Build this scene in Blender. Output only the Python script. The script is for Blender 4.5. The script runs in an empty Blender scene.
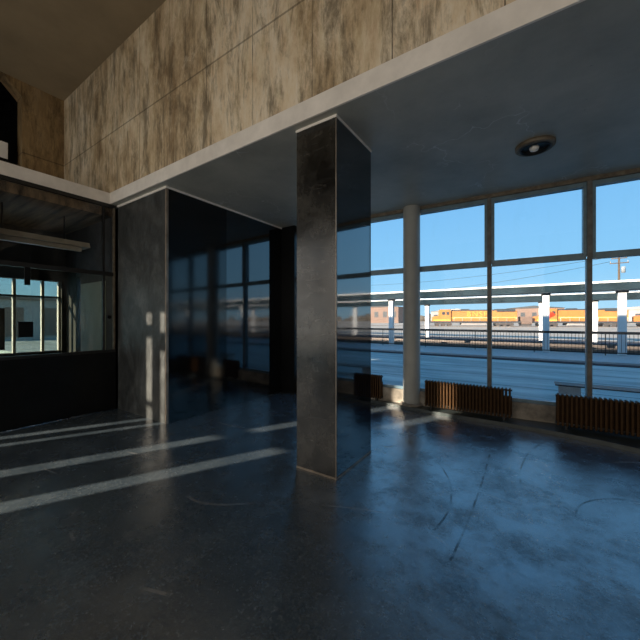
import bpy, bmesh, math, random
from mathutils import Vector, Matrix
random.seed(4)
SC = bpy.context.scene
COL = SC.collection
# ------------------------------------------------------------------ camera
cam_d = bpy.data.cameras.new('camera'); cam = bpy.data.objects.new('camera', cam_d); COL.objects.link(cam)
cam_d.sensor_width = 36; cam_d.lens = 18; cam_d.clip_start = .05; cam_d.clip_end = 2000
cam.location = (0, 0, 1.6); cam.rotation_euler = (math.radians(90), 0, math.radians(33.8))
SC.camera = cam
# ------------------------------------------------------------------ sky
w = bpy.data.worlds.new('sky'); SC.world = w; w.use_nodes = True
nt = w.node_tree; nt.nodes.clear()
tc = nt.nodes.new('ShaderNodeTexCoord'); sp = nt.nodes.new('ShaderNodeSeparateXYZ')
rp = nt.nodes.new('ShaderNodeValToRGB'); bg = nt.nodes.new('ShaderNodeBackground'); ow = nt.nodes.new('ShaderNodeOutputWorld')
nt.links.new(tc.outputs['Generated'], sp.inputs[0]); nt.links.new(sp.outputs['Z'], rp.inputs[0])
nt.links.new(rp.outputs[0], bg.inputs[0]); nt.links.new(bg.outputs[0], ow.inputs[0])
cr = rp.color_ramp
cr.elements[0].position = 0.0; cr.elements[0].color = (.50, .82, 1.0, 1)
cr.elements[1].position = 0.75; cr.elements[1].color = (.10, .33, .70, 1)
e = cr.elements.new(.12); e.color = (.31, .68, 1.0, 1)
e = cr.elements.new(.40); e.color = (.20, .53, .93, 1)
bg.inputs[1].default_value = 1.12
# ------------------------------------------------------------------ sun (low, from behind the viewer)
sd = bpy.data.lights.new('sun', 'SUN'); sun = bpy.data.objects.new('sun', sd); COL.objects.link(sun)
el = math.radians(20)
sv = Vector((.461 * math.cos(el), .887 * math.cos(el), -math.sin(el)))
sun.rotation_euler = sv.to_track_quat('-Z', 'Y').to_euler()
sd.energy = 11.5; sd.color = (1, .86, .68); sd.angle = math.radians(.6)
# ------------------------------------------------------------------ daylight of the entrance windows behind the viewer
def area(name, loc, sx, sz, power, col):
    d = bpy.data.lights.new(name, 'AREA'); o = bpy.data.objects.new(name, d); COL.objects.link(o)
    d.shape = 'RECTANGLE'; d.size = sx; d.size_y = sz; d.energy = power; d.color = col
    o.location = loc; o.rotation_euler = Vector((0, 1, 0)).to_track_quat('-Z', 'Z').to_euler(); return o
WARM = (1, .91, .80)
area('entrance_daylight', (-7.25, -2.9, 2.45), .8, 3.3, 18, WARM)
area('entrance_daylight', (-6.2, -2.9, 2.45), .5, 3.3, 13, WARM)
area('entrance_daylight', (-2.0, -2.9, 2.45), 6.8, 3.3, 110, WARM)
area('entrance_daylight', (5.5, -2.9, 2.45), 6.0, 3.3, 60, WARM)
vs = SC.view_settings
vs.view_transform = 'Standard'; vs.look = 'None'; vs.gamma = 1; vs.use_curve_mapping = False; vs.exposure = 0.0

# ------------------------------------------------------------------ node helpers
def new_mat(name):
    m = bpy.data.materials.new(name); m.use_nodes = True
    n = m.node_tree; b = n.nodes['Principled BSDF']; return m, n, b
def N(n, t, **k):
    x = n.nodes.new(t)
    for a, v in k.items(): setattr(x, a, v)
    return x
def noise(n, scale=5, detail=4, rough=.55, stretch=(1, 1, 1), dist=0):
    t = N(n, 'ShaderNodeTexCoord'); mp = N(n, 'ShaderNodeMapping'); mp.inputs['Scale'].default_value = stretch
    z = N(n, 'ShaderNodeTexNoise'); z.inputs['Scale'].default_value = scale; z.inputs['Detail'].default_value = detail
    z.inputs['Roughness'].default_value = rough; z.inputs['Distortion'].default_value = dist
    n.links.new(t.outputs['Object'], mp.inputs[0]); n.links.new(mp.outputs[0], z.inputs[0]); return z.outputs[0]
def ramp(n, fac, stops):
    r = N(n, 'ShaderNodeValToRGB'); n.links.new(fac, r.inputs[0]); c = r.color_ramp
    while len(c.elements) > 1: c.elements.remove(c.elements[-1])
    c.elements[0].position = stops[0][0]; c.elements[0].color = (*stops[0][1], 1)
    for p, col in stops[1:]:
        e = c.elements.new(p); e.color = (*col, 1)
    return r.outputs[0]
def mixc(n, fac, a, b, mode='MIX'):
    m = N(n, 'ShaderNodeMix', data_type='RGBA', blend_type=mode)
    for s, v in ((m.inputs['Factor'], fac), (m.inputs['A'], a), (m.inputs['B'], b)):
        if hasattr(v, 'links'): n.links.new(v, s)
        else: s.default_value = v if not isinstance(v, tuple) else (*v, 1)
    return m.outputs['Result']
def mth(n, op, a, b=None):
    m = N(n, 'ShaderNodeMath', operation=op)
    for i, v in enumerate((a, b)):
        if v is None: continue
        if hasattr(v, 'links'): n.links.new(v, m.inputs[i])
        else: m.inputs[i].default_value = v
    return m.outputs[0]
def g3(v): return (v, v, v)
def simple(name, col, rough=.5, metal=0, ior=1.5, var=.15, scale=6, stretch=(1, 1, 1), bump=0):
    m, n, b = new_mat(name)
    f = noise(n, scale, 4, .6, stretch)
    lo = tuple(c * (1 - var) for c in col); hi = tuple(min(1, c * (1 + var)) for c in col)
    n.links.new(ramp(n, f, [(.3, lo), (.7, hi)]), b.inputs['Base Color'])
    b.inputs['Roughness'].default_value = rough; b.inputs['Metallic'].default_value = metal; b.inputs['IOR'].default_value = ior
    if bump:
        bp = N(n, 'ShaderNodeBump'); bp.inputs['Strength'].default_value = bump; bp.inputs['Distance'].default_value = .01
        n.links.new(f, bp.inputs['Height']); n.links.new(bp.outputs[0], b.inputs['Normal'])
    return m
M = {}
# board-marked concrete with vertical stains and panel joints
def concrete(name, axis, tone):
    m, n, b = new_mat(name)
    a = noise(n, 1.3, 9, .72, (1, 1, .45), .25)
    c1 = ramp(n, a, [(.36, tone[0]), (.45, tone[1]), (.53, tone[2]), (.64, tone[3])])
    s = noise(n, 4.2, 8, .78, (1, 1, .22), .35)
    c2 = mixc(n, ramp(n, s, [(.47, g3(0)), (.60, g3(.72))]), c1, tone[4])
    gr = noise(n, 16, 6, .8, (1, 1, .18), .1)
    c2 = mixc(n, .75, c2, ramp(n, gr, [(.35, g3(.38)), (.62, g3(.62))]), 'OVERLAY')
    p = noise(n, 3.2, 8, .8, (1, 1, .6), .6)
    c2 = mixc(n, ramp(n, p, [(.56, g3(0)), (.68, g3(.55))]), c2, tone[3])
    t = N(n, 'ShaderNodeTexCoord'); x = N(n, 'ShaderNodeSeparateXYZ'); n.links.new(t.outputs['Object'], x.inputs[0])
    v = mth(n, 'ABSOLUTE', mth(n, 'SUBTRACT', mth(n, 'FRACT', mth(n, 'DIVIDE', mth(n, 'ADD', x.outputs[axis], 100.05 + (.0 if axis == 0 else .4)), .85)), .5))
    jv = mth(n, 'LESS_THAN', v, .007)
    hz = mth(n, 'LESS_THAN', mth(n, 'ABSOLUTE', mth(n, 'SUBTRACT', x.outputs[2], 4.917)), .012)
    j = mth(n, 'MAXIMUM', mth(n, 'MULTIPLY', jv, ramp(n, noise(n, 1.7, 3), [(.38, g3(.15)), (.58, g3(.85))])), mth(n, 'MULTIPLY', hz, .5))
    n.links.new(mixc(n, j, c2, tuple(q * .35 for q in tone[4])), b.inputs['Base Color'])
    b.inputs['Roughness'].default_value = .85
    bp = N(n, 'ShaderNodeBump'); bp.inputs['Strength'].default_value = .35; bp.inputs['Distance'].default_value = .02
    n.links.new(mth(n, 'SUBTRACT', s, j), bp.inputs['Height']); n.links.new(bp.outputs[0], b.inputs['Normal'])
    return m
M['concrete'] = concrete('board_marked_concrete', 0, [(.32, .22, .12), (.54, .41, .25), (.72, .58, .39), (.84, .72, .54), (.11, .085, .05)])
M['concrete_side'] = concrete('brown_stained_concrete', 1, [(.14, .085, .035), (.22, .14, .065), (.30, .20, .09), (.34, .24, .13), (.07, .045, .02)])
M['ceiling'] = simple('hall_ceiling_plaster', (.27, .21, .13), .9, var=.15, scale=1.2)
# painted low soffit with cracks and flaking
m, n, b = new_mat('soffit_paint')
c = ramp(n, noise(n, 1.3, 6, .65), [(.3, (.30, .30, .262)), (.7, (.45, .445, .39))])
vo = N(n, 'ShaderNodeTexVoronoi', feature='DISTANCE_TO_EDGE'); vo.inputs['Scale'].default_value = 1.6
tcx = N(n, 'ShaderNodeTexCoord'); nz = N(n, 'ShaderNodeTexNoise'); nz.inputs['Scale'].default_value = 4
n.links.new(tcx.outputs['Object'], nz.inputs[0]); n.links.new(mixc(n, .35, tcx.outputs['Object'], nz.outputs['Color']), vo.inputs['Vector'])
cm = mth(n, 'MULTIPLY', mth(n, 'LESS_THAN', vo.outputs['Distance'], .006), ramp(n, noise(n, .8, 2), [(.5, g3(0)), (.56, g3(1))]))
c = mixc(n, mth(n, 'MULTIPLY', cm, .5), c, (.72, .72, .72))
pe = ramp(n, noise(n, 9, 6, .8), [(.66, g3(0)), (.70, g3(.8))])
c = mixc(n, pe, c, (.20, .20, .20))
n.links.new(c, b.inputs['Base Color']); b.inputs['Roughness'].default_value = .42
bp = N(n, 'ShaderNodeBump'); bp.inputs['Strength'].default_value = .25; bp.inputs['Distance'].default_value = .01
n.links.new(noise(n, 3, 8, .7), bp.inputs['Height']); n.links.new(bp.outputs[0], b.inputs['Normal'])
M['soffit'] = m
M['trim'] = simple('off_white_painted_trim', (.84, .79, .72), .7, var=.1, scale=4)
# polished dark concrete floor
m, n, b = new_mat('polished_dark_floor')
c = ramp(n, noise(n, 2.2, 8, .7), [(.3, (.022, .036, .050)), (.5, (.045, .064, .082)), (.72, (.08, .105, .125))])
c = mixc(n, ramp(n, noise(n, 34, 6, .9), [(.50, g3(0)), (.64, g3(.8))]), c, (.15, .17, .18))
sc = N(n, 'ShaderNodeTexWave', wave_type='RINGS'); sc.inputs['Scale'].default_value = .35; sc.inputs['Distortion'].default_value = 9; sc.inputs['Detail'].default_value = 1
tcx = N(n, 'ShaderNodeTexCoord'); n.links.new(tcx.outputs['Object'], sc.inputs[0])
k = mth(n, 'MULTIPLY', mth(n, 'GREATER_THAN', sc.outputs['Fac'], .9985), ramp(n, noise(n, 1.1, 2), [(.52, g3(0)), (.58, g3(1))]))
c = mixc(n, mth(n, 'MULTIPLY', k, .5), c, (.28, .27, .26))
xy = N(n, 'ShaderNodeSeparateXYZ'); n.links.new(tcx.outputs['Object'], xy.inputs[0])
wob = mth(n, 'MULTIPLY', mth(n, 'SUBTRACT', noise(n, 2.5, 3), .5), .03)
marks = None
for cx, cy, rr, ya, yb, xa, xb in ((-2.115, 2.819, 1.5135, 2.5, 3.7, -1.2, 0), (-25.54, 3.522, 25.112, 2.25, 4.3, -1, 0), (3.14, 3.927, 3.2615, 3.6, 5.2, -1, 1), (.9, 3.3, .62, 3.2, 4.2, 0, 1.6)):
    dx = mth(n, 'POWER', mth(n, 'SUBTRACT', xy.outputs[0], cx), 2); dy = mth(n, 'POWER', mth(n, 'SUBTRACT', xy.outputs[1], cy), 2)
    q = mth(n, 'LESS_THAN', mth(n, 'ABSOLUTE', mth(n, 'ADD', mth(n, 'SUBTRACT', mth(n, 'SQRT', mth(n, 'ADD', dx, dy)), rr), wob)), .008)
    for op, o_, v_ in (('GREATER_THAN', 1, ya), ('LESS_THAN', 1, yb), ('GREATER_THAN', 0, xa), ('LESS_THAN', 0, xb)):
        q = mth(n, 'MULTIPLY', q, mth(n, op, xy.outputs[o_], v_))
    marks = q if marks is None else mth(n, 'MAXIMUM', marks, q)
marks = mth(n, 'MULTIPLY', marks, ramp(n, noise(n, 5, 4), [(.35, g3(.1)), (.55, g3(.85))]))
grime = ramp(n, noise(n, 1.6, 9, .75), [(.40, g3(.9)), (.56, g3(0))])
c = mixc(n, marks, c, (.01, .01, .01))
n.links.new(c, b.inputs['Base Color'])
n.links.new(mth(n, 'SUBTRACT', .5, mth(n, 'MULTIPLY', mth(n, 'MAXIMUM', mth(n, 'MULTIPLY', grime, .75), marks), .5)), b.inputs['Specular IOR Level'])
n.links.new(ramp(n, noise(n, 3.5, 7, .7), [(.32, g3(.11)), (.68, g3(.34))]), b.inputs['Roughness'])
b.inputs['IOR'].default_value = 3.2
bp = N(n, 'ShaderNodeBump'); bp.inputs['Strength'].default_value = .5; bp.inputs['Distance'].default_value = .004
n.links.new(noise(n, 22, 8, .8), bp.inputs['Height']); n.links.new(bp.outputs[0], b.inputs['Normal'])
M['floor'] = m
# glossy black stone and worn metal cladding
def gloss(name, col, rough, ior, var, metal=0):
    m, n, b = new_mat(name)
    f = noise(n, 3, 7, .7)
    n.links.new(ramp(n, f, [(.3, tuple(c * (1 - var) for c in col)), (.75, tuple(c * (1 + var) for c in col))]), b.inputs['Base Color'])
    n.links.new(ramp(n, noise(n, 5, 6, .7), [(.3, g3(rough * .7)), (.7, g3(rough * 1.5))]), b.inputs['Roughness'])
    b.inputs['IOR'].default_value = ior; b.inputs['Metallic'].default_value = metal
    bp = N(n, 'ShaderNodeBump'); bp.inputs['Strength'].default_value = .05; bp.inputs['Distance'].default_value = .01
    n.links.new(noise(n, 1.2, 3), bp.inputs['Height']); n.links.new(bp.outputs[0], b.inputs['Normal'])
    return m
M['black_gloss'] = gloss('polished_black_panel', (.002, .003, .004), .055, 1.95, .5)
M['black'] = simple('matt_black_panel', (.004, .0045, .005), .35, ior=1.35, var=.4)
M['black_dull'] = gloss('dull_black_panel', (.002, .0025, .003), .08, 1.6, .6)
M['black_mirror'] = gloss('polished_black_column_panel', (.003, .006, .010), .045, 2.5, .5)
m, n, b = new_mat('worn_dark_metal_cladding')
f = noise(n, 3, 8, .72, (1, 1, .6))
c = ramp(n, f, [(.38, (.008, .008, .007)), (.5, (.028, .027, .024)), (.64, (.065, .062, .054))])
sx = ramp(n, noise(n, 6, 8, .8, (.8, .8, 1.6), 1.0), [(.56, g3(0)), (.70, g3(.7))])
c = mixc(n, sx, c, (.12, .11, .095))
n.links.new(c, b.inputs['Base Color'])
n.links.new(ramp(n, noise(n, 3.5, 8, .75, (.6, .6, 2.4), 1), [(.32, g3(.14)), (.68, g3(.30))]), b.inputs['Roughness'])
b.inputs['IOR'].default_value = 1.75; b.inputs['Metallic'].default_value = .2
M['clad'] = m
m, n, b = new_mat('dusty_grey_cladding')
f = noise(n, 2.0, 10, .8, (1, 1, .6), .4)
c = ramp(n, f, [(.38, (.020, .022, .022)), (.5, (.055, .060, .060)), (.64, (.12, .128, .125))])
c = mixc(n, ramp(n, noise(n, 7, 4, .7, (1, 1, .15)), [(.58, g3(0)), (.72, g3(.5))]), c, (.02, .02, .02))
n.links.new(c, b.inputs['Base Color']); b.inputs['Roughness'].default_value = .42; b.inputs['IOR'].default_value = 1.6
M['grey_clad'] = m
M['edge'] = simple('worn_metal_edge', (.30, .25, .20), .45, .4, var=.3)
M['frame'] = simple('grey_window_frame', (.14, .22, .27), .4, .1, var=.2, scale=10)
M['frame_face'] = simple('rusty_frame_cap', (.12, .12, .115), .5, .1, var=.45, scale=9)
M['kerb'] = simple('grimy_concrete_kerb', (.045, .058, .06), .3, var=.4, scale=5, bump=.3)
M['sill'] = simple('weathered_concrete_sill', (.27, .24, .20), .8, var=.5, scale=5, bump=.3)
M['pillar'] = simple('cream_painted_pillar', (.35, .355, .33), .45, var=.1, scale=3)
M['rad'] = simple('brown_radiator_iron', (.060, .030, .011), .6, 0, 1.25, var=.3, scale=12)
M['dark_metal'] = simple('dark_metal', (.03, .03, .03), .4, .5, var=.2)
M['bulb'] = simple('white_lamp_glass', (.75, .74, .70), .3, var=.05)
M['rust'] = simple('rusty_metal_ring', (.17, .14, .10), .6, .3, var=.4, scale=14)
M['tan'] = simple('tan_fixture_enamel', (.52, .43, .31), .5, var=.15)
M['wood'] = simple('brown_stained_board_ceiling', (.15, .095, .05), .7, var=.8, scale=4, stretch=(.25, 3, 1))
M['office_wall'] = simple('dark_office_wall', (.07, .065, .06), .8, var=.3)
# glass
def glass(name, tint, ior, dirt=.02):
    m, n, b = new_mat(name); n.nodes.remove(b)
    o = n.nodes['Material Output']
    tr = N(n, 'ShaderNodeBsdfTransparent'); tr.inputs[0].default_value = (*tint, 1)
    gl = N(n, 'ShaderNodeBsdfGlossy'); gl.inputs['Roughness'].default_value = .01
    fr = N(n, 'ShaderNodeFresnel'); fr.inputs[0].default_value = ior
    df = N(n, 'ShaderNodeBsdfDiffuse'); df.inputs[0].default_value = (.5, .5, .5, 1)
    mx = N(n, 'ShaderNodeMixShader'); ge = N(n, 'ShaderNodeNewGeometry'); n.links.new(mth(n, 'MULTIPLY', fr.outputs[0], mth(n, 'SUBTRACT', 1, ge.outputs['Backfacing'])), mx.inputs[0]); n.links.new(tr.outputs[0], mx.inputs[1]); n.links.new(gl.outputs[0], mx.inputs[2])
    m2 = N(n, 'ShaderNodeMixShader'); n.links.new(ramp(n, noise(n, 3, 5, .7, (1, 1, .4)), [(.5, g3(0)), (.8, g3(dirt))]), m2.inputs[0])
    n.links.new(mx.outputs[0], m2.inputs[1]); n.links.new(df.outputs[0], m2.inputs[2]); n.links.new(m2.outputs[0], o.inputs[0])
    return m
M['glass'] = glass('window_glass', (.90, .92, .94), 1.4)
M['office_glass'] = glass('dark_office_glass', (.70, .74, .68), 2.1, .10)
# outdoors
m, n, b = new_mat('plaza_paving')
c = ramp(n, noise(n, .5, 7, .7, (.4, 2.2, 1)), [(.34, (.20, .245, .23)), (.64, (.52, .55, .50))])
t = N(n, 'ShaderNodeTexCoord'); x = N(n, 'ShaderNodeSeparateXYZ'); n.links.new(t.outputs['Object'], x.inputs[0])
v = mth(n, 'LESS_THAN', mth(n, 'FRACT', mth(n, 'DIVIDE', x.outputs[1], 1.5)), .05)
n.links.new(mixc(n, mth(n, 'MULTIPLY', v, .7), c, (.09, .09, .09)), b.inputs['Base Color']); b.inputs['Roughness'].default_value = .8
M['paving'] = m
M['platform'] = simple('light_concrete_walkway', (.48, .47, .45), .8, var=.12)
M['kerbline'] = simple('dark_red_drain_strip', (.05, .025, .025), .8, var=.4)
M['ballast'] = simple('dark_track_ballast', (.028, .030, .036), .95, 0, 1.05, var=.5, scale=8)
M['dirt'] = simple('pale_yard_gravel', (.46, .39, .31), .95, var=.2, scale=.4)
M['white'] = simple('white_painted_canopy', (.88, .86, .82), .6, var=.05)
M['under'] = simple('grey_canopy_underside', (.36, .38, .38), .7, var=.2, scale=1.5)
M['fascia'] = simple('grey_canopy_fascia', (.026, .045, .055), .8, 0, 1.03, var=.35, scale=1.2)
M['asphalt'] = simple('dark_blue_grey_asphalt', (.07, .08, .10), .9, 0, 1.1, var=.3)
M['post'] = simple('white_canopy_post', (.86, .84, .82), .6, var=.04)
M['fence'] = simple('black_fence_steel', (.03, .028, .026), .5, .3, var=.2)
M['orange'] = simple('orange_train_paint', (.72, .27, .07), .6, var=.1, scale=.5)
M['yellow'] = simple('yellow_train_paint', (.85, .55, .10), .5, var=.08, scale=.5)
M['redp'] = simple('red_train_paint', (.60, .06, .02), .5, var=.1)
M['train_dark'] = simple('dark_train_roof', (.07, .075, .08), .6, var=.2)
M['steel'] = simple('rail_steel', (.25, .2, .17), .4, .6, var=.2)
M['far'] = simple('far_brown_building', (.26, .17, .13), .9, var=.3, scale=.05)
M['far2'] = simple('far_pale_building', (.48, .42, .38), .9, var=.2, scale=.05)
M['foliage'] = simple('far_bare_trees', (.16, .13, .10), 1, var=.4, scale=.5)
M['timber'] = simple('weathered_pole_timber', (.13, .09, .06), .9, var=.3)

# ------------------------------------------------------------------ geometry helpers
def tag(o, label=None, cat=None, group=None, kind=None):
    if label: o['label'] = label
    if cat: o['category'] = cat
    if group: o['group'] = group
    if kind: o['kind'] = kind
    return o
class MB:
    def __init__(s): s.b = bmesh.new(); s.mats = []
    def mi(s, m):
        if m not in s.mats: s.mats.append(m)
        return s.mats.index(m)
    def box(s, x0, x1, y0, y1, z0, z1, m=None, bev=0, mtx=None):
        r = bmesh.ops.create_cube(s.b, size=1)
        vs_ = r['verts']
        for v in vs_: v.co = Vector(((x0 + x1) / 2 + v.co.x * (x1 - x0), (y0 + y1) / 2 + v.co.y * (y1 - y0), (z0 + z1) / 2 + v.co.z * (z1 - z0)))
        fs = list({f for v in vs_ for f in v.link_faces})
        if bev:
            es = list({e for v in vs_ for e in v.link_edges})
            rb = bmesh.ops.bevel(s.b, geom=es, offset=bev, segments=2, affect='EDGES', profile=.5)
            fs = list(set([f for f in fs if f.is_valid] + rb['faces'])); vs_ = list({v for f in fs for v in f.verts})
        if mtx: bmesh.ops.transform(s.b, matrix=mtx, verts=vs_)
        if m is not None:
            i = s.mi(m)
            for f in fs: f.material_index = i
        return s
    def prism(s, pts, axis, a0, a1, m=None):   # polygon pts in the two other axes, extruded on axis
        def P(p, a):
            return {'x': (a, p[0], p[1]), 'y': (p[0], a, p[1]), 'z': (p[0], p[1], a)}[axis]
        v0 = [s.b.verts.new(P(p, a0)) for p in pts]; v1 = [s.b.verts.new(P(p, a1)) for p in pts]
        k = len(pts); fs = [s.b.faces.new(v0), s.b.faces.new(v1[::-1])]
        for i in range(k): fs.append(s.b.faces.new((v0[i], v1[i], v1[(i + 1) % k], v0[(i + 1) % k])))
        if m is not None:
            j = s.mi(m)
            for f in fs: f.material_index = j
        return s
    def cyl(s, p0, p1, r, r2=None, seg=24, m=None):
        p0, p1 = Vector(p0), Vector(p1); d = p1 - p0; L = d.length
        mt = Matrix.Translation((p0 + p1) / 2) @ d.to_track_quat('Z', 'Y').to_matrix().to_4x4()
        rr = bmesh.ops.create_cone(s.b, cap_ends=True, segments=seg, radius1=r, radius2=r if r2 is None else r2, depth=L, matrix=mt)
        fs = list({f for v in rr['verts'] for f in v.link_faces})
        for f in fs:
            if len(f.verts) == 4: f.smooth = True
        if m is not None:
            j = s.mi(m)
            for f in fs: f.material_index = j
        return s
    def lathe(s, prof, c, seg=36, m=None):
        rings = []
        for r, z in prof:
            rings.append([s.b.verts.new((c[0] + r * math.cos(2 * math.pi * i / seg), c[1] + r * math.sin(2 * math.pi * i / seg), c[2] + z)) for i in range(seg)])
        for a, b_ in zip(rings, rings[1:]):
            for i in range(seg):
                f = s.b.faces.new((a[i], a[(i + 1) % seg], b_[(i + 1) % seg], b_[i])); f.smooth = True
                if m is not None: f.material_index = s.mi(m)
        return s
    def build(s, name, mat=None, parent=None):
        bmesh.ops.recalc_face_normals(s.b, faces=s.b.faces)
        me = bpy.data.meshes.new(name); s.b.to_mesh(me); s.b.free()
        if s.mats:
            for k_ in s.mats: me.materials.append(M[k_])
        elif mat: me.materials.append(M[mat])
        o = bpy.data.objects.new(name, me); COL.objects.link(o)
        if parent:
            o.parent = parent
            o.matrix_parent_inverse = Matrix.Translation(-parent.location) if parent.rotation_euler.z == 0 else parent.matrix_basis.inverted()
        return o
def empty(name, loc, label, cat, group=None, rz=0):
    o = bpy.data.objects.new(name, None); COL.objects.link(o); o.location = loc; o.rotation_euler = (0, 0, rz)
    o.empty_display_size = .1
    return tag(o, label, cat, group)
def struct(mb, name, mat, parent=None):
    o = mb.build(name, mat, parent)
    if not parent: o['kind'] = 'structure'
    return o
def box(*a, **k): return MB().box(*a, **k)

SOF = 3.656; CEIL = 6.317; BY = 2.66; LX = -6.26; WX = -8.416; RX = 13.0; YB = -3.0
def gy(x): return 6.01 + .06 * x            # line of the glazing
# ------------------------------------------------------------------ the room
struct(MB().prism([(-9, YB - .1), (RX, YB - .1), (RX, gy(RX) + .1), (-9, gy(-9) + .1)], 'z', -.2, 0), 'floor', 'floor')
struct(box(WX - .3, RX + .3, YB - .3, BY, CEIL, 6.75), 'ceiling', 'ceiling')
o = struct(MB().prism([(-8.75, BY), (RX, BY), (RX, gy(RX) + .1), (-8.75, gy(-8.75) + .1)], 'z', SOF, 3.856), 'ceiling', 'soffit')
# board-marked wall over the beam, roof parapet above it
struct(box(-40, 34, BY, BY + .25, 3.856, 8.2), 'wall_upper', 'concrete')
struct(box(-9.2, RX, BY - .02, BY, SOF - .001, 3.85), 'trim_1', 'trim')
struct(box(LX, LX + .02, 1.05, BY - .02, SOF, 3.846).box(WX, LX, 1.05, BY - .02, 3.70, 3.80), 'trim_2', 'trim')
# upper left wall with its chamfered opening (Y 1.98 towards the viewer)
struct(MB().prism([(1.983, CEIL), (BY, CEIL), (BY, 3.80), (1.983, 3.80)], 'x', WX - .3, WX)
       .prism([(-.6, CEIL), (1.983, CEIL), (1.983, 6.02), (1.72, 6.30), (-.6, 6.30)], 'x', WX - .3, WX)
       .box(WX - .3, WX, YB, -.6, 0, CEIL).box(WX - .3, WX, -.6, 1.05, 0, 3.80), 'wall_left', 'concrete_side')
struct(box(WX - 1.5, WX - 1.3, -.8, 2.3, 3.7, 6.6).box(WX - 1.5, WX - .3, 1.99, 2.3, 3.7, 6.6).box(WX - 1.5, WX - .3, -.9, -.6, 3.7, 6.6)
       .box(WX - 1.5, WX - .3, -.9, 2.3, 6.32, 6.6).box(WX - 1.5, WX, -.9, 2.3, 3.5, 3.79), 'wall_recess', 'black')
t = empty('wall_box', (WX - .19, 1.6, 3.8), 'small white box at the foot of the dark opening high on the left wall', 'box')
box(WX - .28, WX - .10, 1.40, 1.80, 4.72, 5.05, bev=.01).build('housing', 'white', t)
box(WX - .30, WX - .08, 1.40, 1.80, 3.80, 4.72).build('stand', 'black', t)
# wall behind the viewer, with the tall open slits the sun comes through
HOLES = [(-8.21, .21, [(3.72, 3.90), (2.6, 2.66)]), (-7.82, .18, [(3.52, 3.78)]), (-6.67, .28, [(2.45, 2.58)]), (-5.75, .29, [(2.50, 3.05)])]
mb = MB(); x = WX - .1
for c0, w_, bars in HOLES:
    mb.box(x, c0 - w_ / 2, YB - .1, YB, 0, 7); x = c0 + w_ / 2
    mb.box(c0 - w_ / 2, c0 + w_ / 2, YB - .1, YB, 4.12, 7)
    for a_, b_ in bars: mb.box(c0 - w_ / 2, c0 + w_ / 2, YB - .1, YB, a_, b_)
mb.box(x, RX, YB - .1, YB, 0, 7)
struct(mb, 'wall_back', 'office_wall')
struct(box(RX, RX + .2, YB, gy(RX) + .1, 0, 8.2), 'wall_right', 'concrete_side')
struct(box(RX, 34, BY, BY + .2, 0, 8.2), 'wall_outer', 'far2')

# ------------------------------------------------------------------ black box room (left)
t = empty('black_clad_room', (-5.5, 4.1, 0), 'large black box-like room, grey front and mirror-black side, left of the square column', 'partition')
box(-6.24, -4.70, 2.77, 2.80, .0, 3.625).build('front_panel', 'grey_clad', t)
box(-4.72, -4.69, 2.80, 3.915, .0, 3.625).build('side_panel', 'black_dull', t)
box(-4.72, -4.69, 3.92, 5.46, .0, 3.625).build('side_panel', 'black_gloss', t)
box(-4.72, -4.685, 2.765, 2.80, 0, 3.625).build('corner_strip', 'edge', t)
box(-6.24, -4.675, 2.755, 2.80, 3.625, SOF).box(-4.72, -4.675, 2.80, 5.46, 3.625, SOF).build('top_trim', 'trim', t)
box(WX, -4.72, 2.80, 5.46, .0, 3.62).build('core', 'black', t)
o = struct(box(WX, -4.32, 5.461, 5.85, 0, SOF), 'wall_far', 'black')

# ------------------------------------------------------------------ square column
t = empty('square_column', (-1.89, 3.16, 0), 'square column clad in dark metal and black panels, in the middle of the room', 'column')
x0, x1, y0, y1 = -2.143, -1.645, 2.748, 3.565
box(x0, x1, y0, y0 + .02, .012, 3.63).build('front_panel', 'clad', t)
box(x1 - .02, x1, y0 + .02, y1, .012, 3.63).build('side_panel', 'black_mirror', t)
box(x0, x0 + .02, y0 + .02, y1, .012, 3.63).build('side_panel', 'black_gloss', t)
box(x0 + .02, x1 - .02, y1 - .02, y1, .012, 3.63).build('rear_panel', 'clad', t)
box(x0 - .008, x1 + .008, y0 - .008, y1 + .008, 3.63, SOF).build('top_trim', 'trim', t)
box(x0 - .004, x1 + .004, y0 - .004, y1 + .004, 0, .02).build('base_trim', 'edge', t)
box(x1 - .006, x1 + .003, y0 - .003, y0 + .006, .012, 3.63).build('corner_strip', 'edge', t)

# ------------------------------------------------------------------ ticket office front
t = empty('ticket_office', (LX - .9, 1.9, 0), 'dark glazed ticket office front along the left wall, black panel below the glass', 'booth')
OY0, OY1 = 1.05, 2.74
box(LX - .03, LX, OY0, OY1, .02, 1.03).build('lower_panel', 'black', t)
box(LX - .06, LX + .015, OY0, OY1, 1.03, 1.075, bev=.004).build('sill', 'dark_metal', t)
box(LX - .05, LX + .006, OY0, OY1, 2.38, 2.45).build('transom', 'dark_metal', t)
box(LX - .05, LX + .006, OY0, OY1, 3.60, SOF).build('head_rail', 'dark_metal', t)
for yy in (2.535, 2.70): box(LX - .05, LX + .008, yy, yy + .028, 1.075, 3.60).build('mullion', 'dark_metal' if yy < 2.6 else 'rust', t)
box(LX - .05, LX + .008, OY0, OY0 + .05, 0, SOF).build('mullion', 'dark_metal', t)
box(LX - .022, LX - .016, OY0, OY1, 1.075, 2.38).build('lower_pane', 'office_glass', t)
g_up = box(LX - .022, LX - .016, OY0, OY1, 2.45, 3.60).build('upper_pane', 'glass', t)
box(LX - .014, LX + .004, 1.43, 1.60, 1.345, 1.575, bev=.004).build('speaking_grille', 'black', t)
box(LX - .014, LX + .006, 1.50, 1.565, 2.12, 2.385).build('bracket', 'black', t)
MB().cyl((LX - .02, 2.635, 1.65), (LX + .012, 2.635, 1.65), .032).build('lock', 'black', t)
box(LX - .06, LX - .03, 1.15, 1.295, 1.17, 1.77).build('side_panel', 'black', t)
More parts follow.
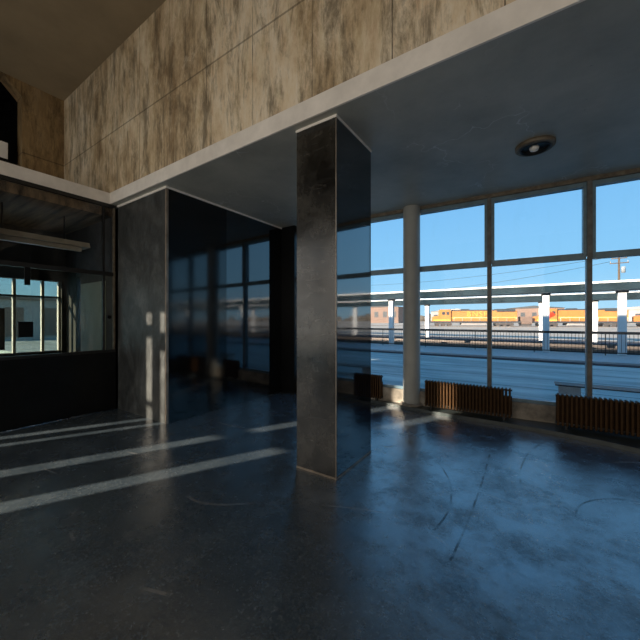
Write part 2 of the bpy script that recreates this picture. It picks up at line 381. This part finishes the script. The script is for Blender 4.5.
# its interior
box(WX, LX - .06, OY0, OY1, 3.45, 3.60).build('board_ceiling', 'wood', t)
box(WX, LX - .06, OY1 - .04, OY1, .0, 3.45).box(WX, LX - .06, OY0, OY0 + .02, 0, 3.45).build('inner_wall', 'office_wall', t)
struct(box(WX - .2, WX, 1.05, 2.80, 0, .95).box(WX - .2, WX, 1.05, 2.80, 2.42, 3.80).box(WX - .2, WX, 2.62, 2.80, .95, 2.42), 'wall_office_rear', 'office_wall')
tw = empty('window_20', (WX - .1, 1.9, .95), None, None); tw['kind'] = 'structure'
for yy in (1.05, 1.42, 1.86, 2.30, 2.58): box(WX - .14, WX - .06, yy, yy + .045, .95, 2.42).build('mullion', 'trim', tw)
box(WX - .14, WX - .06, 1.05, 2.62, 2.06, 2.10).build('transom', 'frame', tw)
box(WX - .105, WX - .095, 1.05, 2.62, .95, 2.42).build('pane', 'glass', tw)
box(-7.6, -6.55, OY1 - .06, OY1 - .04, .2, 2.32).build('pale_reflection_panel', 'trim', t)  # no door: pale panel added for the bright reflection in the office glass
f_ = empty('hanging_light', (-6.95, 1.9, 3.0), 'long unlit tan light fixture hanging inside the ticket office', 'ceiling light')
MB().prism([(-7.10, 2.93), (-6.80, 2.93), (-6.84, 3.02), (-7.06, 3.02)], 'y', 1.10, 2.55).build('shade', 'tan', f_)
box(-6.99, -6.91, 1.2, 2.45, 2.86, 2.93).build('tube_tray', 'tan', f_)
for yy in (1.4, 2.2): MB().cyl((-6.95, yy, 3.02), (-6.95, yy, 3.45), .012, seg=8).build('hanger', 'dark_metal', f_)

# ------------------------------------------------------------------ glazing
struct(MB().prism([(-4.32, gy(-4.32) - .10), (RX, gy(RX) - .10), (RX, gy(RX) + .10), (-4.32, gy(-4.32) + .10)], 'z', .0, .31), 'trim_sill', 'sill')
struct(MB().prism([(-4.32, gy(-4.32) - .09), (RX, gy(RX) - .09), (RX, gy(RX) + .05), (-4.32, gy(-4.32) + .05)], 'z', 3.60, SOF), 'trim_head', 'rust')
P = 1.275; xs = [-.616 + P * i for i in range(-3, 11)]
ang = math.atan(.06)
for i, (a_, b_) in enumerate(zip(xs, xs[1:])):
    root = empty('window_%d' % (i + 1), (a_, gy(a_), .31), None, None, rz=ang); root['kind'] = 'structure'
    Lx = math.hypot(b_ - a_, gy(b_) - gy(a_))
    def put(mb_, nm, mt_):
        ob = mb_.build(nm, mt_); ob.parent = root; return ob
    H = 3.60 - .31; TR = 2.22
    put(box(-.072, .072, -.06, .05, TR, H), 'upper_mullion', 'frame')
    put(box(-.03, .03, -.085, -.06, TR - .04, H), 'mullion_cap', 'frame_face')
    put(box(-.034, .034, -.05, .05, 0, TR - .04), 'lower_mullion', 'frame')
    put(box(-.024, .024, -.07, -.05, 0, TR - .04), 'mullion_cap', 'frame_face')
    put(box(.034, Lx - .034, -.04, .05, TR - .045, TR + .045), 'transom', 'frame')
    put(box(.072, Lx - .072, -.05, .05, H - .065, H), 'head_frame', 'frame')
    put(box(.034, Lx - .034, -.05, .05, 0, .05), 'bottom_frame', 'frame')
    put(box(.07, Lx - .07, -.003, .003, TR + .045, H - .065), 'upper_pane', 'glass')
    put(box(.034, Lx - .034, -.003, .003, .05, TR - .045), 'lower_pane', 'glass')
# kerb the radiators stand on
kf = [(-4.32, 5.72), (-2.63, 5.70), (-1.49, 5.56), (-.28, 5.55), (.244, 5.50), (.711, 5.42), (1.05, 5.32), (2.2, 5.25), (RX, 5.6)]
kb = [(RX, gy(RX) - .1), (-4.32, gy(-4.32) - .1)]
struct(MB().prism(kf + kb, 'z', 0, .055), 'trim_kerb', 'kerb')
# round pillar
t = empty('round_pillar', (-1.865, 5.80, 0), 'slim round cream pillar standing against the window wall', 'column')
MB().lathe([(.155, .06), (.152, .2), (.15, 3.5), (.152, SOF)], (-1.865, 5.80, 0)).build('shaft', 'pillar', t)
MB().lathe([(0, .10), (.17, .10), (.20, .085), (.20, .055), (0, .055)], (-1.865, 5.80, 0)).build('base_ring', 'sill', t)

# radiators
def radiator(x0, x1, n_, label):
    yc = 5.72
    L = x1 - x0
    t = empty('radiator', ((x0 + x1) / 2, yc, .055), label, 'radiator', 'radiators along the window wall')
    st = L / n_
    for i in range(n_):
        xa = x0 + st * i + st * .2
        MB().box(xa, xa + st * .52, yc - .05, yc + .05, .10, .545, bev=.006).build('fin', 'rad', t)
    box(x0 - .005, x1 + .005, yc - .02, yc + .055, .505, .53, bev=.005).build('top_header', 'dark_metal', t)
    box(x0 - .005, x1 + .005, yc - .02, yc + .055, .115, .145, bev=.005).build('bottom_header', 'dark_metal', t)
    box(x0 + .0, x1 - .11, yc + .02, yc + .05, .14, .51).build('back_plate', 'rad', t)
    box(x1 - .11, x1 - .0, yc + .02, yc + .05, .14, .42).build('back_plate', 'rad', t)
    for xa in (x0 + .1, x1 - .12): box(xa, xa + .03, yc - .04, yc + .04, .055, .115).build('foot', 'dark_metal', t)
    return t
radiator(-3.0, -2.41, 13, 'brown finned radiator partly hidden behind the square column')
radiator(-1.60, -.285, 26, 'brown finned radiator beside the round pillar, its left end in sunlight')
radiator(.26, 1.60, 26, 'brown finned radiator at the right edge of the view, under the window')
radiator(2.2, 3.5, 26, 'brown finned radiator beyond the right edge of the view')

# ceiling lamp
t = empty('ceiling_lamp', (.008, 4.529, SOF), 'round dark recessed lamp with a white bulb in the low grey ceiling', 'ceiling light')
MB().lathe([(.145, 0), (.20, 0), (.20, -.03), (.185, -.045), (.15, -.045), (.145, -.03), (.145, 0)], (.008, 4.529, SOF)).build('rim', 'rust', t)
MB().lathe([(.0, -.006), (.15, -.006), (.155, -.05), (.145, -.055), (.14, -.012)], (.008, 4.529, SOF)).build('reflector', 'dark_metal', t)
MB().cyl((.0, 4.50, SOF - .05), (-.0, 4.56, SOF - .03), .03).lathe([(0, -.02), (.035, -.03), (.05, -.055), (.04, -.085), (0, -.095)], (.0, 4.50, SOF + .01)).build('bulb', 'bulb', t)

# ------------------------------------------------------------------ outside
G = lambda x0, x1, y0, y1, z0, z1, nm, mt: struct(box(x0, x1, y0, y1, z0, z1), nm, mt)
struct(MB().prism([(-40, gy(-40) + .1), (40, gy(40) + .1), (40, 15.2), (-40, 15.2)], 'z', -.2, 0), 'ground_plaza', 'paving')
G(-60, 60, 15.2, 18.9, -.2, .10, 'ground_walkway', 'platform')
G(-60, 60, 14.75, 15.2, -.2, .03, 'ground_kerb', 'kerbline')
G(-80, 80, 18.9, 27.8, -.5, -.02, 'ground_trackbed', 'ballast')
G(-80, 80, 27.8, 31.5, -.5, .03, 'ground_platform', 'asphalt')
G(-1500, 1500, 31.5, 1800, -.7, -.1, 'ground_yard', 'dirt')
# nearby tracks: rails laid in the trackbed
t = empty('railway_track', (0, 22, -.02), 'pair of rails in the dark trackbed beyond the fence', 'track')
for yy in (21.2, 22.65): box(-60, 60, yy, yy + .08, -.02, .11).build('rail', 'steel', t)
t = empty('railway_track', (0, 25.5, -.02), 'second pair of rails beside the farther platform', 'track')
for yy in (24.8, 26.25): box(-60, 60, yy, yy + .08, -.02, .11).build('rail', 'steel', t)
# canopies
def canopy(yn, yp, posts, label, z0, z1, pb, pw):
    t = empty('platform_canopy', (0, yp, pb), label, 'canopy')
    ye = yp + 2.6
    MB().prism([(yn + .06, z1 - .06), (yp, z0 + .12), (ye, z1 - .05), (ye, z1 - .2), (yp, z0), (yn + .06, z0 + .03)], 'x', -60, 45).build('roof', 'under', t)
    box(-60, 45, yn, yn + .06, z0 + .03, z1 - .09).build('fascia', 'fascia', t)
    box(-60, 45, yn - .03, yn + .30, z1 - .09, z1).build('flashing', 'white', t)
    for x in posts:
        box(x - pw / 2, x + pw / 2, yp - .13, yp + .13, pb, z0, bev=.02).build('post', 'post', t)
        box(x - pw / 2 - .05, x + pw / 2 + .05, yp - .16, yp + .16, z0 - .07, z0 + .01).build('cap', 'fascia', t)
    return t
canopy(18.15, 18.55, [-22.5, -14.8, -7.2, .46, 3.12, 10.7, 18.3], 'long grey platform canopy on white posts, the nearer of the two', 2.84, 3.27, .10, .27)
canopy(28.9, 29.3, [-25, -16.5, -8.0, .46, 3.5, 12, 20.5], 'long platform canopy farther off, seen beneath the nearer one', 2.95, 3.50, .05, .34)
# fence in front of the nearer canopy posts
t = empty('platform_fence', (0, 17.95, .10), 'low black picket fence in front of the nearer canopy posts', 'fence')
box(-30, 22, 17.91, 17.99, 1.00, 1.11).build('top_rail', 'fence', t)
box(-30, 22, 17.93, 17.97, .20, .24).build('bottom_rail', 'fence', t)
for k in range(21):
    xa = -30 + 2.5 * k
    box(xa - .016, xa + .016, 17.93, 17.97, .10, 1.04).build('post', 'fence', t)
    mb = MB()
    for j in range(1, 20): mb.box(xa + j * .125 - .007, xa + j * .125 + .007, 17.942, 17.958, .24, 1.02)
    mb.build('picket_panel', 'fence', t)
# bench-like low wall outside the right window
t = empty('outdoor_bench', (1.3, 8.4, 0), 'low concrete bench with a dark plank on the plaza outside the right window', 'bench')
box(.42, .78, 8.25, 8.55, 0, .245).build('end_block', 'platform', t)
box(2.1, 2.46, 8.25, 8.55, 0, .245).build('end_block', 'platform', t)
box(.36, 2.55, 8.2, 8.6, .245, .27, bev=.005).build('seat_plank', 'fence', t)
# locomotives
A0 = Vector((-24.09, 90.98, 0)); A1 = Vector((15.55, 105.48, 0)); TD = (A1 - A0).normalized(); TA = math.atan2(TD.y, TD.x)
def loco(s, L, label, hood, band, letter=None, swoosh=False):
    p = A0 + TD * s; p.z = -.1
    t = empty('locomotive', p, label, 'train', None, TA)
    def put(mb_, nm, mt_=None):
        ob = mb_.build(nm, mt_); ob.parent = t; return ob
    put(box(0, L, -1.5, 1.5, .95, 1.35), 'frame', 'train_dark')
    put(MB().prism([(.6, 1.35), (.6, 2.5), (1.2, 2.75), (2.3, 2.85), (2.5, 4.55), (5.2, 4.55), (5.2, 1.35)], 'y', -1.5, 1.5, hood), 'cab')
    put(box(5.2, L - .6, -1.15, 1.15, 1.35, 4.15, bev=.12), 'hood', hood)
    put(box(5.3, L - .7, -1.17, -1.15, 2.1, 2.5).box(.7, 5.2, -1.52, -1.5, 1.5, 1.8), 'stripe', band)
    put(box(5.6, L - 1.5, -.9, .9, 4.15, 4.45).box(L - 5.5, L - 1.2, -1.35, 1.35, 3.9, 4.6).box(8, 10, -.6, .6, 4.4, 4.65), 'roof_gear', 'train_dark')
    put(box(3.0, 3.7, -1.53, -1.49, 3.1, 3.9).box(4.1, 4.8, -1.53, -1.49, 3.1, 3.9), 'cab_window', 'train_dark')
    put(box(L * .36, L * .64, -1.3, 1.3, .35, 1.0, bev=.1), 'fuel_tank', 'far2')
    for c_ in (3.4, L - 3.6):
        tr_ = put(box(c_ - 2.1, c_ + 2.1, -1.35, 1.35, .5, .9), 'truck', 'steel')
        for q in (-1.6, 0, 1.6):
            wq = MB().cyl((c_ + q, -1.2, .5), (c_ + q, -1.05, .5), .5).cyl((c_ + q, 1.05, .5), (c_ + q, 1.2, .5), .5).build('wheel', 'steel'); wq.parent = tr_
    hr = MB()
    for q in range(8): hr.cyl((6 + q * (L - 7) / 7, -1.48, 1.35), (6 + q * (L - 7) / 7, -1.48, 2.3), .03, seg=6)
    hr.cyl((6, -1.48, 2.3), (L - 1, -1.48, 2.3), .03, seg=6); put(hr, 'handrail', 'white')
    if letter:
        cu = bpy.data.curves.new('lettering', 'FONT'); cu.body = letter; cu.size = 1.9; cu.extrude = .01; cu.space_character = 1.25
        tmp = bpy.data.objects.new('lettering', cu); COL.objects.link(tmp); bpy.context.view_layer.update()
        me = bpy.data.meshes.new_from_object(tmp.evaluated_get(bpy.context.evaluated_depsgraph_get())); bpy.data.objects.remove(tmp)
        me.materials.clear(); me.materials.append(M['yellow']); ob = bpy.data.objects.new('lettering', me); COL.objects.link(ob); ob.parent = t
        ob.location = (L * .42, -1.19, 2.65); ob.rotation_euler = (math.radians(90), 0, 0)
    if swoosh: put(MB().prism([(1.0, 3.1), (4.2, 3.7), (4.9, 3.0), (3.6, 2.2), (1.4, 2.3)], 'y', -1.56, -1.5), 'emblem', 'redp')
    return t
loco(0, 22, 'orange locomotive with yellow lettering, directly right of the round pillar', 'orange', 'yellow', 'BNSF')
loco(25.0, 21, 'orange locomotive with a red emblem on its cab, in the middle window', 'orange', 'yellow', None, True)
loco(47, 21, 'orange locomotive at the right edge of the view behind the post', 'orange', 'redp')
t = empty('flat_wagon', A0 + TD * 22.3 + Vector((0, 0, -.1)), 'low brown wagon between the two nearest orange locomotives', 'train', None, TA)
for mb_, nm, mt_ in ((box(0, 2.5, -1.3, 1.3, .7, 2.6, bev=.1), 'body', 'far'), (box(.1, 2.4, -1, 1, .2, .7), 'truck', 'steel')):
    o = mb_.build(nm, mt_); o.parent = t
t = empty('railway_track', A0 + Vector((0, 0, -.1)), 'far rails under the orange locomotives', 'track', None, TA)
for yy in (-.75, .75):
    o = box(-80, 120, yy - .05, yy + .05, -.0, .12).build('rail', 'steel'); o.parent = t
# far buildings and tree line
FB = [(-75, 170, 26, 9, 'far', 'far brown low brick building with flat roof, left of the round pillar'),
      (-108, 175, 22, 6, 'far2', 'far pale low warehouse, leftmost of the buildings beyond the train'),
      (-40, 210, 30, 7, 'far2', 'far pale low warehouse behind the first orange locomotive'),
      (0, 240, 30, 9, 'far', 'far brown building behind the gap between the locomotives'),
      (45, 230, 34, 7, 'far2', 'far pale low warehouse at the right beyond the train')]
for x, y, L, h, mt_, lb in FB:
    t = empty('warehouse', (x, y, -.1), lb, 'building')
    box(x - L / 2, x + L / 2, y, y + 18, -.1, h).build('wall', mt_, t)
    MB().prism([(x - L / 2 - .5, h), (x + L / 2 + .5, h), (x, h + 1.6)], 'y', y - .4, y + 18.4).build('roof', 'train_dark' if mt_ == 'far' else 'far2', t)
    for q in range(5): box(x - L * .4 + q * L * .2 - 1.2, x - L * .4 + q * L * .2 + 1.2, y - .05, y, h * .35, h * .7).build('window', 'train_dark', t)
mb = MB()
for k in range(160):
    x = -330 + k * 5 + random.uniform(-3, 3); r_ = random.uniform(3, 6); y = 420 + random.uniform(-20, 20)
    mt4 = Matrix.Translation((x, y, r_ * .6)) @ Matrix.Diagonal((1.3, 1, random.uniform(.8, 1.5), 1))
    bmesh.ops.create_icosphere(mb.b, subdivisions=2, radius=r_, matrix=mt4)
for v in mb.b.verts: v.co += Vector((random.uniform(-.6, .6), 0, random.uniform(-.6, .6)))
o = mb.build('tree_line', 'foliage'); tag(o, 'brown-grey line of bare trees on the horizon beyond the train', 'trees', None, 'stuff')
# what the rear window of the ticket office looks out on
t = empty('annex_building', (-34, 10, 0), 'pale sunlit building seen dimly through the ticket office glass', 'building')
box(-40, -34, 4, 16, -.1, 3.2).build('wall', 'far2', t)
box(-40.2, -33.8, 3.8, 16.2, 3.2, 3.5).build('roof', 'far', t)
for q in range(5): box(-34, -33.96, 4.8 + q * 2.2, 5.9 + q * 2.2, .3, 2.6).build('window', 'far', t)
# utility pole and wires
t = empty('utility_pole', (11.98, 73.5, -.1), 'wooden utility pole with crossarms rising behind the canopy at the right', 'utility pole')
MB().cyl((11.98, 73.5, -.1), (11.98, 73.5, 12.6), .2, .14, seg=10).build('pole', 'timber', t)
for zz, hw in ((12.0, 1.0), (11.2, 1.2)):
    box(11.98 - hw, 11.98 + hw, 73.3, 73.42, zz, zz + .14).build('crossarm', 'timber', t)
for zz, q in ((12.14, -.9), (12.14, .9), (11.34, -1.1), (11.34, 1.1)):
    MB().cyl((11.98 + q, 73.36, zz), (11.98 + q, 73.36, zz + .25), .06, seg=8).build('insulator', 'far2', t)
MB().cyl((12.5, 73.3, 9.6), (12.5, 73.3, 10.6), .28, seg=12).build('transformer', 'under', t)
pole = t
def wire(p0, p1, sag):
    mb = MB(); p0, p1 = Vector(p0), Vector(p1); k = 24
    pts = [p0.lerp(p1, i / k) - Vector((0, 0, sag * 4 * (i / k) * (1 - i / k))) for i in range(k + 1)]
    for a_, b_ in zip(pts, pts[1:]): mb.cyl(a_, b_, .03, seg=5)
    mb.build('wire', 'fence', pole)
wire((10.88, 73.36, 11.6), (-60, 88, 11.2), 2.6)
wire((11.08, 73.36, 12.4), (-60, 90, 13.2), 1.6)
